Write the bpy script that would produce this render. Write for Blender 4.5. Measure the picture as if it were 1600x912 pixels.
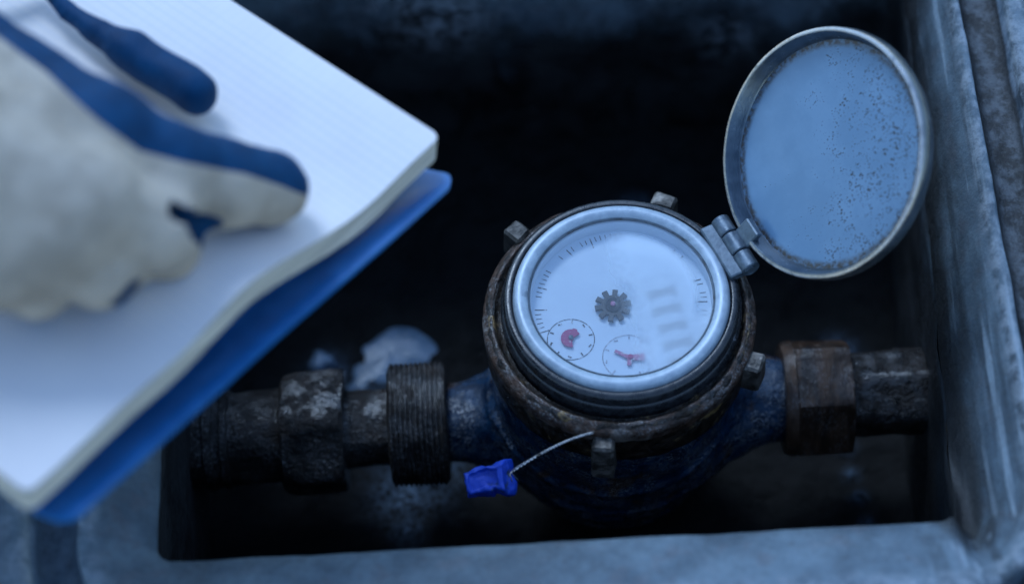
import bpy, math, random
import numpy as np
from mathutils import Matrix, Vector, noise

for o in list(bpy.data.objects):
    bpy.data.objects.remove(o)
S = bpy.context.scene
C = S.collection
R = math.radians
random.seed(7)
rng = np.random.default_rng(7)

# ------------------------------------------------------------------ camera
cam_d = bpy.data.cameras.new("camera")
cam = bpy.data.objects.new("camera", cam_d)
C.objects.link(cam)
cam_right = Vector((0.9986, -0.0444, -0.0277))
cam_up = Vector((0.0523, 0.8469, 0.5292))
cam_fwd = Vector((0.0, 0.5299, -0.8480))
m3 = Matrix((cam_right, cam_up, -cam_fwd)).transposed()
cam.matrix_world = Matrix.Translation((-0.0391, -0.4567, 0.8623)) @ m3.to_4x4()
cam_d.lens = 85
cam_d.sensor_width = 36
cam_d.clip_start = 0.05
cam_d.clip_end = 400
cam_d.dof.use_dof = True
cam_d.dof.focus_distance = 0.878
cam_d.dof.aperture_fstop = 4.2
S.camera = cam

# ------------------------------------------------------------------ light
SUN_EL, SUN_AZ = R(50), R(-22)        # azimuth from +Y towards +X
world = bpy.data.worlds.new("World")
S.world = world
world.use_nodes = True
wt = world.node_tree
wt.nodes.clear()
sky = wt.nodes.new("ShaderNodeTexSky")
sky.sky_type = "NISHITA"
sky.sun_disc = False
sky.sun_elevation = SUN_EL
sky.sun_rotation = SUN_AZ
sky.altitude = 1500
sky.air_density = 1.6
sky.dust_density = 0.2
sky.ozone_density = 5.0
bg = wt.nodes.new("ShaderNodeBackground")
bg.inputs["Strength"].default_value = 0.12
wo = wt.nodes.new("ShaderNodeOutputWorld")
wt.links.new(sky.outputs[0], bg.inputs[0])
wt.links.new(bg.outputs[0], wo.inputs[0])
sd = bpy.data.lights.new("sun", "SUN")
sd.energy = 0.9
sd.angle = R(22)
sd.color = (0.58, 0.76, 1.0)
sun = bpy.data.objects.new("sun", sd)
C.objects.link(sun)
sdir = Vector((math.sin(SUN_AZ) * math.cos(SUN_EL), math.cos(SUN_AZ) * math.cos(SUN_EL), math.sin(SUN_EL)))
sun.rotation_euler = sdir.to_track_quat("Z", "Y").to_euler()

S.view_settings.view_transform = "Standard"
S.view_settings.look = "None"
S.view_settings.exposure = 1.28
S.view_settings.gamma = 1.0
S.render.engine = "CYCLES"
S.cycles.use_denoising = True
S.cycles.max_bounces = 8
S.cycles.transparent_max_bounces = 12

# ------------------------------------------------------------------ helpers
class G:
    """small node-graph helper for one material"""
    def __init__(self, name):
        self.m = bpy.data.materials.new(name)
        self.m.use_nodes = True
        self.t = self.m.node_tree
        self.t.nodes.clear()
        self.out = self.t.nodes.new("ShaderNodeOutputMaterial")
        self.tc = self.t.nodes.new("ShaderNodeTexCoord")
        self.obj = self.tc.outputs["Object"]
    def n(self, kind, ins=None, **kw):
        nd = self.t.nodes.new("ShaderNode" + kind)
        for k, v in kw.items():
            setattr(nd, k, v)
        for k, v in (ins or {}).items():
            s = nd.inputs[k]
            if isinstance(v, bpy.types.NodeSocket):
                self.t.links.new(v, s)
            else:
                if isinstance(v, (tuple, list)) and len(v) == 3 and s.type == "RGBA":
                    v = (*v, 1)
                s.default_value = v
        return nd
    def noise(self, scale, detail=6, rough=0.6, vec=None, dist=0.0):
        return self.n("TexNoise", {"Vector": vec or self.obj, "Scale": scale, "Detail": detail, "Roughness": rough, "Distortion": dist}).outputs["Fac"]
    def ramp(self, fac, lo, hi, a=0.0, b=1.0):
        return self.n("MapRange", {"Value": fac, "From Min": lo, "From Max": hi, "To Min": a, "To Max": b}, interpolation_type="SMOOTHSTEP").outputs["Result"]
    def mix(self, f, a, b):
        return self.n("MixRGB", {"Fac": f, "Color1": a, "Color2": b}).outputs["Color"]
    def math(self, op, a, b=0.0):
        return self.n("Math", {0: a, 1: b}, operation=op, use_clamp=False).outputs[0]
    def bump(self, h, strength=0.5, dist=0.001, normal=None):
        i = {"Height": h, "Strength": strength, "Distance": dist}
        if normal is not None:
            i["Normal"] = normal
        return self.n("Bump", i).outputs["Normal"]
    def attr(self, name):
        return self.n("Attribute", {}, attribute_name=name).outputs["Fac"]
    def scaled(self, sx, sy, sz):
        return self.n("Mapping", {"Vector": self.obj, "Scale": (sx, sy, sz)}).outputs["Vector"]
    def pbr(self, **ins):
        names = {"color": "Base Color", "rough": "Roughness", "metal": "Metallic", "normal": "Normal", "spec": "Specular IOR Level", "coat": "Coat Weight", "sheen": "Sheen Weight", "sss": "Subsurface Weight", "coatrough": "Coat Roughness", "coatn": "Coat Normal", "trans": "Transmission Weight", "ior": "IOR"}
        return self.n("BsdfPrincipled", {names[k]: v for k, v in ins.items()}).outputs[0]
    def done(self, sh):
        self.t.links.new(sh, self.out.inputs["Surface"])
        return self.m

def grime(name, a, b, c, scale=120, rough=(0.35, 0.75), metal=0.0, bump=0.5, bscale=700, bdist=0.0006, cthr=(0.52, 0.64), spec=0.5, stretch=(1, 1, 1), wet=0.0, glint=0.0):
    g = G(name)
    v = g.scaled(*stretch)
    n1 = g.noise(scale, 9, 0.65, v)
    n2 = g.noise(scale * 0.37, 6, 0.6, v, 0.4)
    n3 = g.noise(bscale, 5, 0.7, v)
    n4 = g.noise(bscale * 0.22, 5, 0.6, v)
    col = g.mix(g.ramp(n1, 0.38, 0.64), a, b)
    col = g.mix(g.ramp(n2, *cthr), col, c)
    col = g.mix(g.ramp(n3, 0.55, 0.75, 0, 0.5), col, a)
    rg = g.ramp(n1, 0.3, 0.7, rough[0], rough[1])
    h = g.math("ADD", g.math("MULTIPLY", n3, 0.5), n4)
    nr = g.bump(h, bump, bdist)
    if glint:  # bright metallic flecks painted in as wet glints
        bm = g.math("MULTIPLY", g.ramp(g.noise(1100, 4, 0.7, v), 0.50, 0.62), g.ramp(g.noise(scale * 0.45, 5, 0.6), 0.44, 0.56))
        bm = g.math("MULTIPLY", bm, glint)
        col = g.mix(bm, col, (0.55, 0.55, 0.55))
        rg = g.math("SUBTRACT", rg, g.math("MULTIPLY", bm, g.math("SUBTRACT", rg, 0.14)))
        metal = g.math("MAXIMUM", metal, bm)
    if wet:
        w = g.math("MULTIPLY", g.ramp(g.noise(scale * 0.8, 6, 0.65), 0.44, 0.58), wet)
        return g.done(g.pbr(color=col, rough=rg, metal=metal, normal=nr, spec=spec, coat=w, coatrough=0.10, coatn=g.bump(g.noise(700, 3, 0.6), 0.7, 0.0007)))
    return g.done(g.pbr(color=col, rough=rg, metal=metal, normal=nr, spec=spec))

def wpos(o):
    m = o.matrix_basis.copy()
    p = o.parent
    while p:
        m = p.matrix_basis @ m
        p = p.parent
    return m

def obj(name, verts, faces, mat, parent=None, smooth=True, world=True, angle=40, attrs=None):
    """one mesh object; verts in world metres (world=True) or in the parent's own frame"""
    v = np.asarray(verts, float)
    if parent is not None and world:
        im = np.array(wpos(parent).inverted())
        v = v @ im[:3, :3].T + im[:3, 3]
    me = bpy.data.meshes.new(name)
    me.from_pydata(v.tolist(), [], faces if isinstance(faces, list) else faces.tolist())
    me.validate()
    mats = mat if isinstance(mat, (list, tuple)) else [mat]
    for mm in mats:
        me.materials.append(mm)
    if smooth:
        me.polygons.foreach_set("use_smooth", [True] * len(me.polygons))
        if angle < 180:
            me.set_sharp_from_angle(angle=R(angle))
    for k, a in (attrs or {}).items():
        at = me.attributes.new(k, "FLOAT", "POINT")
        at.data.foreach_set("value", np.asarray(a, np.float32))
    o = bpy.data.objects.new(name, me)
    C.objects.link(o)
    if parent is not None:
        o.parent = parent
    return o

def thing(name, label, cat, loc=(0, 0, 0), mat=None, group=None):
    o = bpy.data.objects.new(name, None)
    o.empty_display_size = 0.01
    C.objects.link(o)
    if mat is not None:
        o.matrix_basis = mat
    else:
        o.location = loc
        o.matrix_basis = Matrix.Translation(loc)
    tag(o, label, cat, group)
    return o

def tag(o, label=None, cat=None, group=None, kind=None):
    if label: o["label"] = label
    if cat: o["category"] = cat
    if group: o["group"] = group
    if kind: o["kind"] = kind
    return o

def jitter(v, amp, scale):
    v = np.asarray(v, float)
    return np.array([np.array(p) + np.array(noise.noise_vector(Vector(p) * scale)) * amp for p in v])

def frame_xf(v, origin, ex, ey, ez):
    v = np.asarray(v, float)
    return np.asarray(origin) + v[:, :1] * np.asarray(ex) + v[:, 1:2] * np.asarray(ey) + v[:, 2:3] * np.asarray(ez)

def lathe(profile, seg=96, rfun=None, closed=False, caps=True):
    """revolve (r, z) about z; rfun(r, theta, i) may change the radius"""
    vs, fs = [], []
    n = len(profile)
    for i, (r, z) in enumerate(profile):
        for j in range(seg):
            t = 2 * math.pi * j / seg
            rr = rfun(r, t, i) if rfun else r
            vs.append((rr * math.cos(t), rr * math.sin(t), z))
    rows = n if closed else n - 1
    for i in range(rows):
        for j in range(seg):
            a, b = i * seg + j, i * seg + (j + 1) % seg
            c, d = ((i + 1) % n) * seg + (j + 1) % seg, ((i + 1) % n) * seg + j
            fs.append((a, b, c, d))
    if not closed and caps:
        if profile[0][0] > 1e-9:
            fs.append(tuple(reversed(range(seg))))
        if profile[-1][0] > 1e-9:
            fs.append(tuple(range((n - 1) * seg, n * seg)))
    return np.array(vs), fs

def flip(fs):
    return [tuple(reversed(f)) for f in fs]

def box(sx, sy, sz, bev=0.0005):
    """box centred at the origin with chamfered edges"""
    vs, fs = [], []
    h = np.array([sx, sy, sz]) / 2
    ids = {}
    for s in [(a, b, c) for a in (-1, 1) for b in (-1, 1) for c in (-1, 1)]:
        for ax in range(3):
            p = np.array(s) * (h - bev)
            p[ax] = s[ax] * h[ax]
            ids[(s, ax)] = len(vs)
            vs.append(p)
    for ax in range(3):
        u, w = (ax + 1) % 3, (ax + 2) % 3
        for sg in (-1, 1):
            q = []
            for a, b in ((-1, -1), (1, -1), (1, 1), (-1, 1)):
                s = [0, 0, 0]; s[ax] = sg; s[u] = a; s[w] = b
                q.append(ids[(tuple(s), ax)])
            fs.append(tuple(q) if sg > 0 else tuple(reversed(q)))
    for ax in range(3):
        u, w = (ax + 1) % 3, (ax + 2) % 3
        for a in (-1, 1):
            for b in (-1, 1):
                s0 = [0, 0, 0]; s1 = [0, 0, 0]
                s0[ax], s1[ax] = -1, 1
                s0[u] = s1[u] = a; s0[w] = s1[w] = b
                q = [ids[(tuple(s0), u)], ids[(tuple(s1), u)], ids[(tuple(s1), w)], ids[(tuple(s0), w)]]
                fs.append(tuple(q) if a * b > 0 else tuple(reversed(q)))
    for a in (-1, 1):
        for b in (-1, 1):
            for c in (-1, 1):
                q = [ids[((a, b, c), k)] for k in range(3)]
                fs.append(tuple(q) if a * b * c > 0 else tuple(reversed(q)))
    return np.array(vs), fs

def prism(outline, z0, z1):
    n = len(outline)
    vs = [(x, y, z0) for x, y in outline] + [(x, y, z1) for x, y in outline]
    fs = [tuple(reversed(range(n))), tuple(range(n, 2 * n))]
    fs += [(i, (i + 1) % n, n + (i + 1) % n, n + i) for i in range(n)]
    return np.array(vs), fs

def flat_ring(r0, r1, z, seg=64, a0=0, a1=2 * math.pi):
    vs, fs = [], []
    for j in range(seg + 1):
        t = a0 + (a1 - a0) * j / seg
        vs += [(r0 * math.cos(t), r0 * math.sin(t), z), (r1 * math.cos(t), r1 * math.sin(t), z)]
    for j in range(seg):
        fs.append((2 * j, 2 * j + 1, 2 * j + 3, 2 * j + 2))
    return np.array(vs), fs

def tube(path, r, seg=8):
    P = [Vector(p) for p in path]
    vs, fs = [], []
    n = len(P)
    up = Vector((0.3, 0.2, 0.93))
    for i, p in enumerate(P):
        d = (P[min(i + 1, n - 1)] - P[max(i - 1, 0)]).normalized()
        a = d.cross(up).normalized()
        b = d.cross(a)
        rr = r(i / (n - 1)) if callable(r) else r
        for j in range(seg):
            t = 2 * math.pi * j / seg
            vs.append(p + a * math.cos(t) * rr + b * math.sin(t) * rr)
    for i in range(n - 1):
        for j in range(seg):
            fs.append((i * seg + j, i * seg + (j + 1) % seg, (i + 1) * seg + (j + 1) % seg, (i + 1) * seg + j))
    fs = flip(fs)
    fs += [tuple(range(seg)), tuple(reversed(range((n - 1) * seg, n * seg)))]
    return np.array([tuple(v) for v in vs]), fs

def join(*parts):
    V, Fc, k = [], [], 0
    for v, f in parts:
        V.append(np.asarray(v)); Fc += [tuple(i + k for i in q) for q in f]; k += len(v)
    return np.concatenate(V), Fc

def surface_nets(fn, lo, hi, h):
    ax = [np.arange(l, u + h, h) for l, u in zip(lo, hi)]
    X, Y, Z = np.meshgrid(*ax, indexing="ij")
    D = fn(X, Y, Z)
    D[0], D[-1] = np.abs(D[0]) + h * 0.1, np.abs(D[-1]) + h * 0.1
    D[:, 0], D[:, -1] = np.abs(D[:, 0]) + h * 0.1, np.abs(D[:, -1]) + h * 0.1
    D[:, :, 0], D[:, :, -1] = np.abs(D[:, :, 0]) + h * 0.1, np.abs(D[:, :, -1]) + h * 0.1
    nx, ny, nz = [s - 1 for s in D.shape]
    acc = np.zeros((nx, ny, nz, 3)); cnt = np.zeros((nx, ny, nz))
    for a in range(3):
        b, c = (a + 1) % 3, (a + 2) % 3
        for ob in (0, 1):
            for oc in (0, 1):
                s0 = [None] * 3; s1 = [None] * 3
                s0[a] = slice(0, -1); s1[a] = slice(1, None)
                for q, of in ((b, ob), (c, oc)):
                    s0[q] = s1[q] = slice(of, of - 1 if of == 0 else None)
                d0, d1 = D[tuple(s0)], D[tuple(s1)]
                cr = (d0 < 0) != (d1 < 0)
                t = np.where(cr, d0 / np.where(cr, d0 - d1, 1), 0)
                cnt += cr
                acc[..., a] += np.where(cr, t, 0)
                acc[..., b] += cr * ob
                acc[..., c] += cr * oc
    act = cnt > 0
    idx = -np.ones((nx, ny, nz), int)
    I = np.argwhere(act)
    idx[act] = np.arange(len(I))
    V = (I + acc[act] / cnt[act][:, None]) * h + np.array([a_[0] for a_ in ax])
    F = []
    for a in range(3):
        b, c = (a + 1) % 3, (a + 2) % 3
        s0 = [slice(1, -1)] * 3; s1 = [slice(1, -1)] * 3
        s0[a] = slice(0, -1); s1[a] = slice(1, None)
        d0, d1 = D[tuple(s0)], D[tuple(s1)]
        E = np.argwhere((d0 < 0) != (d1 < 0))
        neg = (d0 < 0)[tuple(E.T)]
        off = np.ones(3, int); off[a] = 0
        E = E + off
        eb = np.zeros(3, int); eb[b] = 1
        ec = np.zeros(3, int); ec[c] = 1
        q = np.stack([idx[tuple((E - eb - ec).T)], idx[tuple((E - ec).T)], idx[tuple(E.T)], idx[tuple((E - eb).T)]], 1)
        q[~neg] = q[~neg][:, ::-1]
        F.append(q)
    return V, np.concatenate(F)

def smin(a, b, k):
    h = np.clip(0.5 + 0.5 * (b - a) / k, 0, 1)
    return b * (1 - h) + a * h - k * h * (1 - h)

def smax(a, b, k):
    return -smin(-a, -b, k)

def capsule(X, Y, Z, p, q, r0, r1):
    p, q = np.array(p, float), np.array(q, float)
    d = q - p
    t = np.clip(((X - p[0]) * d[0] + (Y - p[1]) * d[1] + (Z - p[2]) * d[2]) / (d @ d), 0, 1)
    return np.sqrt((X - p[0] - t * d[0]) ** 2 + (Y - p[1] - t * d[1]) ** 2 + (Z - p[2] - t * d[2]) ** 2) - (r0 + (r1 - r0) * t)

def vnormals(V, F):
    V = np.asarray(V); F = np.asarray(F)
    n = np.cross(V[F[:, 2]] - V[F[:, 0]], V[F[:, 3]] - V[F[:, 1]])
    N = np.zeros_like(V)
    for k in range(4):
        np.add.at(N, F[:, k], n)
    return N / (np.linalg.norm(N, axis=1, keepdims=True) + 1e-12)

def vnoise(V, scale, octs=3):
    return np.array([noise.fractal(Vector(p) * scale, 1.0, 2.0, octs) for p in V])

# ------------------------------------------------------------------ materials
def concrete_mat():
    """grey cast concrete; attribute damp darkens it for soaking, mud and painted-in shade"""
    g = G("concrete")
    big = g.noise(38, 8, 0.65)
    fine = g.noise(420, 8, 0.7)
    grit = g.noise(1500, 4, 0.7)
    streak = g.noise(60, 6, 0.6, g.scaled(1.0, 0.35, 0.6), 0.3)
    mauve = g.ramp(g.noise(95, 6, 0.6), 0.52, 0.66)
    dry = g.mix(g.ramp(big, 0.35, 0.66), (0.060, 0.088, 0.115), (0.125, 0.175, 0.215))
    dry = g.mix(g.math("MULTIPLY", mauve, 0.25), dry, (0.12, 0.10, 0.11))
    run = g.noise(95, 5, 0.55, g.scaled(1.6, 0.10, 1.0))
    dry = g.mix(g.math("MULTIPLY", g.ramp(run, 0.42, 0.64, 0, 0.8), g.ramp(g.n("SeparateXYZ", {"Vector": g.obj}).outputs[0], 0.085, 0.105, 0.1, 1)), dry, (0.014, 0.022, 0.030))
    run2 = g.noise(140, 4, 0.5, g.scaled(1.6, 0.08, 1.0))
    dry = g.mix(g.math("MULTIPLY", g.ramp(run2, 0.58, 0.70, 0, 0.8), g.ramp(g.n("SeparateXYZ", {"Vector": g.obj}).outputs[0], 0.085, 0.105, 0.0, 1)), dry, (0.24, 0.30, 0.35))
    dry = g.mix(g.ramp(fine, 0.50, 0.75, 0, 0.5), dry, (0.09, 0.085, 0.08))
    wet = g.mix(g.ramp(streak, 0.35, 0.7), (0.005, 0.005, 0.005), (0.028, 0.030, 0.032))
    damp_shade = g.attr("damp_shade")
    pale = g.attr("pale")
    f = g.ramp(g.math("ADD", damp_shade, g.math("MULTIPLY", g.math("SUBTRACT", streak, 0.5), 0.9)), 0.25, 0.75)
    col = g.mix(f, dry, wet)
    pf = g.math("MULTIPLY", pale, g.ramp(g.noise(130, 8, 0.7), 0.40, 0.62))
    col = g.mix(pf, col, (0.26, 0.30, 0.34))
    rg = g.math("SUBTRACT", g.ramp(fine, 0.3, 0.7, 0.55, 0.9), g.math("MULTIPLY", f, 0.22))
    h = g.math("ADD", g.math("ADD", g.math("MULTIPLY", fine, 0.6), g.math("MULTIPLY", grit, 0.25)), g.math("MULTIPLY", big, 0.5))
    return g.done(g.pbr(color=col, rough=rg, normal=g.bump(h, 0.8, 0.0012), spec=0.4))

def mud_mat():
    g = G("wet_mud")
    a = g.noise(70, 9, 0.7); b = g.noise(500, 6, 0.7)
    pale = g.attr("pale")
    col = g.mix(g.ramp(a, 0.35, 0.7), (0.0015, 0.0016, 0.0018), (0.006, 0.0065, 0.007))
    pf = g.math("MULTIPLY", pale, g.ramp(b, 0.40, 0.58))
    col = g.mix(pf, col, (0.11, 0.17, 0.25))
    rg = g.ramp(a, 0.3, 0.7, 0.35, 0.8)
    h = g.math("ADD", a, g.math("MULTIPLY", b, 0.5))
    return g.done(g.pbr(color=col, rough=rg, normal=g.bump(h, 0.8, 0.004), spec=0.3))

M = {}
M["concrete"] = concrete_mat()
M["mud"] = mud_mat()
M["wet_sheen"] = grime("painted_wet_sheen", (0.10, 0.16, 0.23), (0.16, 0.23, 0.32), (0.03, 0.045, 0.06), 110, (0.08, 0.25), 0, 0.4, 300, 0.002, (0.6, 0.7), wet=1.0)  # pale blue stands in for sky reflected on the wet floor
M["brass"] = grime("dirty_brass", (0.006, 0.0035, 0.0022), (0.032, 0.018, 0.009), (0.22, 0.135, 0.05), 230, (0.24, 0.55), 0.35, 1.0, 900, 0.0016, (0.57, 0.68), wet=0.5, glint=0.12)
M["lug"] = grime("worn_lug", (0.03, 0.026, 0.022), (0.12, 0.105, 0.09), (0.25, 0.22, 0.19), 260, (0.3, 0.5), 0.4, 0.8, 900, 0.001, (0.52, 0.66))
M["lip"] = grime("rusty_lip", (0.026, 0.014, 0.009), (0.088, 0.046, 0.028), (0.16, 0.13, 0.11), 200, (0.28, 0.5), 0.25, 1.0, 800, 0.0014, (0.56, 0.66), wet=0.6, glint=0.25)
M["nut_brass"] = grime("weathered_brass_nut", (0.030, 0.015, 0.008), (0.080, 0.041, 0.022), (0.022, 0.013, 0.009), 160, (0.36, 0.6), 0.3, 0.8, 800, 0.0010, (0.56, 0.66), stretch=(1.6, 0.5, 0.5), wet=0.5, glint=0.12)
M["rust"] = grime("wet_rusty_iron", (0.004, 0.0026, 0.002), (0.018, 0.0105, 0.0068), (0.03, 0.018, 0.012), 160, (0.22, 0.55), 0.15, 1.0, 520, 0.0030, (0.58, 0.7), 0.6, wet=1.0, glint=0.2)
M["black_iron"] = grime("soaked_black_iron", (0.004, 0.0026, 0.002), (0.016, 0.0095, 0.006), (0.028, 0.017, 0.011), 120, (0.35, 0.7), 0.1, 1.0, 520, 0.0022, (0.58, 0.7), wet=0.6, glint=0.3)
M["blue_paint"] = grime("chipped_blue_paint", (0.001, 0.012, 0.034), (0.003, 0.034, 0.085), (0.045, 0.022, 0.013), 150, (0.14, 0.36), 0, 0.9, 460, 0.0022, (0.57, 0.66), wet=1.0, glint=0.6)
M["black_gloss"] = grime("scuffed_black_plastic", (0.010, 0.011, 0.013), (0.022, 0.024, 0.028), (0.16, 0.16, 0.17), 300, (0.18, 0.4), 0, 0.3, 900, 0.0003, (0.66, 0.74))
M["gasket"] = grime("grey_gasket", (0.06, 0.08, 0.10), (0.10, 0.13, 0.16), (0.03, 0.035, 0.04), 300, (0.3, 0.5), 0, 0.3, 900, 0.0003)
M["nickel"] = grime("worn_nickel", (0.27, 0.33, 0.39), (0.35, 0.42, 0.48), (0.17, 0.21, 0.25), 210, (0.34, 0.5), 0.2, 0.25, 700, 0.0004, (0.60, 0.72))
M["steel"] = grime("dull_hinge_metal", (0.075, 0.10, 0.125), (0.13, 0.165, 0.20), (0.04, 0.045, 0.04), 260, (0.3, 0.5), 0.5, 0.4, 900, 0.0004, (0.60, 0.7))
M["dark_metal"] = grime("dark_gear_plastic", (0.016, 0.017, 0.018), (0.04, 0.042, 0.045), (0.07, 0.07, 0.07), 600, (0.4, 0.6), 0, 0.3, 2500, 0.0002)

def lid_rim_mat():
    g = G("lid_rim_metal")
    a = g.noise(180, 8, 0.65); b = g.noise(900, 5, 0.7)
    col = g.mix(g.ramp(a, 0.35, 0.65), (0.08, 0.105, 0.13), (0.12, 0.15, 0.18))
    col = g.mix(g.ramp(b, 0.62, 0.74, 0, 0.55), col, (0.06, 0.05, 0.045))
    col = g.mix(g.math("MULTIPLY", g.attr("worn"), g.ramp(a, 0.3, 0.5, 0.3, 0.9)), col, (0.50, 0.47, 0.45))  # painted highlight line along the rim edge
    return g.done(g.pbr(color=col, rough=g.ramp(a, 0.3, 0.7, 0.16, 0.28), metal=0.8, normal=g.bump(b, 0.35, 0.0004)))
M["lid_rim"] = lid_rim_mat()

def lid_disc_mat():
    """pale inner lid face with dark corrosion specks, thicker on one half; own frame: x along the hinge, y away from it"""
    g = G("lid_inner_face")
    sep = g.n("SeparateXYZ", {"Vector": g.obj})
    x, y = sep.outputs[0], sep.outputs[1]
    v1 = g.n("TexVoronoi", {"Vector": g.n("Mapping", {"Vector": g.obj, "Scale": (1.0, 0.62, 1), "Rotation": (0, 0, 0.6)}).outputs[0], "Scale": 1500, "Randomness": 1.0}).outputs["Distance"]
    v2 = g.n("TexVoronoi", {"Vector": g.obj, "Scale": 520, "Randomness": 1.0}).outputs["Distance"]
    patch = g.noise(120, 7, 0.65)
    # band of specks: towards -x (the far side of the hinge) and towards the far rim
    lean = g.math("ADD", g.math("MULTIPLY", x, 5.0), g.math("MULTIPLY", y, 5.0))
    dens = g.ramp(g.math("ADD", patch, lean), 0.30, 0.66)
    s1 = g.math("LESS_THAN", v1, g.math("MULTIPLY", dens, g.ramp(g.noise(400, 4, 0.6), 0.35, 0.65, 0.12, 0.42)))
    s2 = g.math("LESS_THAN", v2, g.math("MULTIPLY", g.math("MULTIPLY", dens, g.ramp(g.noise(260, 4), 0.5, 0.62)), 0.24))
    sp = g.math("MAXIMUM", s1, s2)
    base = g.mix(g.ramp(g.noise(60, 6), 0.35, 0.65), (0.105, 0.20, 0.315), (0.13, 0.235, 0.36))
    # grime along the edge
    rr = g.n("VectorMath", {0: g.obj}, operation="LENGTH").outputs["Value"]
    edge = g.math("MULTIPLY", g.ramp(rr, 0.0375, 0.0402), g.ramp(g.noise(500, 5), 0.35, 0.6, 0.35, 1))
    base = g.mix(edge, base, (0.05, 0.042, 0.036))
    col = g.mix(sp, base, (0.035, 0.03, 0.028))
    rg = g.math("ADD", 0.34, g.math("MULTIPLY", sp, 0.4))
    return g.done(g.pbr(color=col, rough=rg, metal=0.15, normal=g.bump(g.math("MULTIPLY", sp, -1.0), 0.3, 0.0003)))
M["lid_disc"] = lid_disc_mat()

def dial_mat():
    g = G("dial_card")
    a = g.noise(70, 6, 0.6)
    col = g.mix(g.ramp(a, 0.35, 0.7), (0.68, 0.77, 0.84), (0.73, 0.82, 0.88))
    col = g.mix(g.ramp(g.noise(900, 4, 0.7), 0.66, 0.74, 0, 0.35), col, (0.35, 0.33, 0.33))
    return g.done(g.pbr(color=col, rough=0.6))
M["dial"] = dial_mat()

def print_mat(name, c, wear=0.5):
    g = G(name)
    w = g.ramp(g.noise(700, 5, 0.7), wear - 0.06, wear + 0.08)
    col = g.mix(w, c, (0.72, 0.72, 0.73))
    return g.done(g.pbr(color=col, rough=0.6))
M["ink"] = print_mat("faded_black_ink", (0.02, 0.02, 0.025), 0.56)
M["ink_pale"] = print_mat("washed_out_ink", (0.22, 0.22, 0.27), 0.52)
M["red"] = print_mat("red_pointer_plastic", (0.42, 0.035, 0.15), 0.66)
M["red_pale"] = print_mat("faded_red_plastic", (0.52, 0.16, 0.28), 0.58)

def glass_mat():
    """cover glass: clear at the left, misted with condensation at the right"""
    g = G("misted_glass")
    sep = g.n("SeparateXYZ", {"Vector": g.obj})
    x, y = sep.outputs[0], sep.outputs[1]
    lean = g.math("ADD", g.math("MULTIPLY", x, 26.0), g.math("MULTIPLY", y, 5.0))
    n = g.noise(60, 3, 0.5)
    f = g.ramp(g.math("ADD", lean, g.math("MULTIPLY", n, 0.4)), 0.10, 0.46)
    rr = g.n("VectorMath", {0: g.n("CombineXYZ", {0: x, 1: y}).outputs[0]}, operation="LENGTH").outputs["Value"]
    cl = g.math("MULTIPLY", g.ramp(rr, 0.0250, 0.0285), g.ramp(y, -0.013, -0.004))
    f = g.math("MULTIPLY", f, g.math("SUBTRACT", 1.0, cl))
    clear = g.n("BsdfTransparent", {"Color": (0.93, 0.95, 0.97)}).outputs[0]
    blur = g.n("BsdfRefraction", {"Color": (0.95, 0.96, 0.97), "Roughness": 0.75, "IOR": 1.33}).outputs[0]
    film = g.n("BsdfTranslucent", {"Color": (0.80, 0.89, 0.97)}).outputs[0]
    film2 = g.n("BsdfDiffuse", {"Color": (0.80, 0.89, 0.97)}).outputs[0]
    filmm = g.n("MixShader", {0: 0.5, 1: film, 2: film2}).outputs[0]
    mist = g.n("MixShader", {0: 0.56, 1: blur, 2: filmm}).outputs[0]
    body = g.n("MixShader", {0: f, 1: clear, 2: mist}).outputs[0]
    haze = g.n("MixShader", {0: 0.07, 1: body, 2: film2}).outputs[0]
    fr = g.n("Fresnel", {"IOR": 1.45}).outputs[0]
    gl = g.n("BsdfGlossy", {"Color": (1, 1, 1), "Roughness": 0.06}).outputs[0]
    return g.done(g.n("MixShader", {0: fr, 1: haze, 2: gl}).outputs[0])
M["glass"] = glass_mat()
g_ = G("clear_glass")
M["glass_clear"] = g_.done(g_.n("BsdfTransparent", {"Color": (0.97, 0.98, 0.99)}).outputs[0])

def seal_mat():
    g = G("blue_plastic_seal")
    a = g.noise(230, 6, 0.65); b = g.noise(600, 5, 0.7)
    col = g.mix(g.ramp(a, 0.54, 0.66, 0, 0.9), (0.002, 0.045, 0.42), (0.010, 0.025, 0.03))
    return g.done(g.pbr(color=col, rough=g.ramp(b, 0.3, 0.7, 0.3, 0.6), normal=g.bump(b, 0.5, 0.001)))
M["seal"] = seal_mat()
M["wire"] = grime("twisted_steel_wire", (0.45, 0.45, 0.46), (0.62, 0.62, 0.62), (0.10, 0.09, 0.08), 500, (0.25, 0.5), 0.8, 0.2, 2000, 0.0002)

def page_mat():
    g = G("ruled_paper")
    sep = g.n("SeparateXYZ", {"Vector": g.obj})
    y = sep.outputs[1]; x = sep.outputs[0]
    ph = g.math("FRACT", g.math("MULTIPLY", g.math("SUBTRACT", y, 0.012), 1 / 0.0036))
    ln = g.math("MULTIPLY", g.math("LESS_THAN", ph, 0.11), g.math("GREATER_THAN", y, 0.0085))
    px = g.math("FRACT", g.math("MULTIPLY", x, 1 / 0.0036))
    lx = g.math("MULTIPLY", g.math("LESS_THAN", px, 0.06), 0.5)
    l = g.math("MULTIPLY", g.math("MAXIMUM", ln, lx), 0.40)
    col = g.mix(g.ramp(g.noise(30, 5), 0.3, 0.7), (0.66, 0.61, 0.60), (0.70, 0.65, 0.63))
    col = g.mix(l, col, (0.42, 0.46, 0.58))
    return g.done(g.pbr(color=col, rough=0.8, normal=g.bump(g.noise(900, 4), 0.1, 0.0003)))
M["page"] = page_mat()

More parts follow.
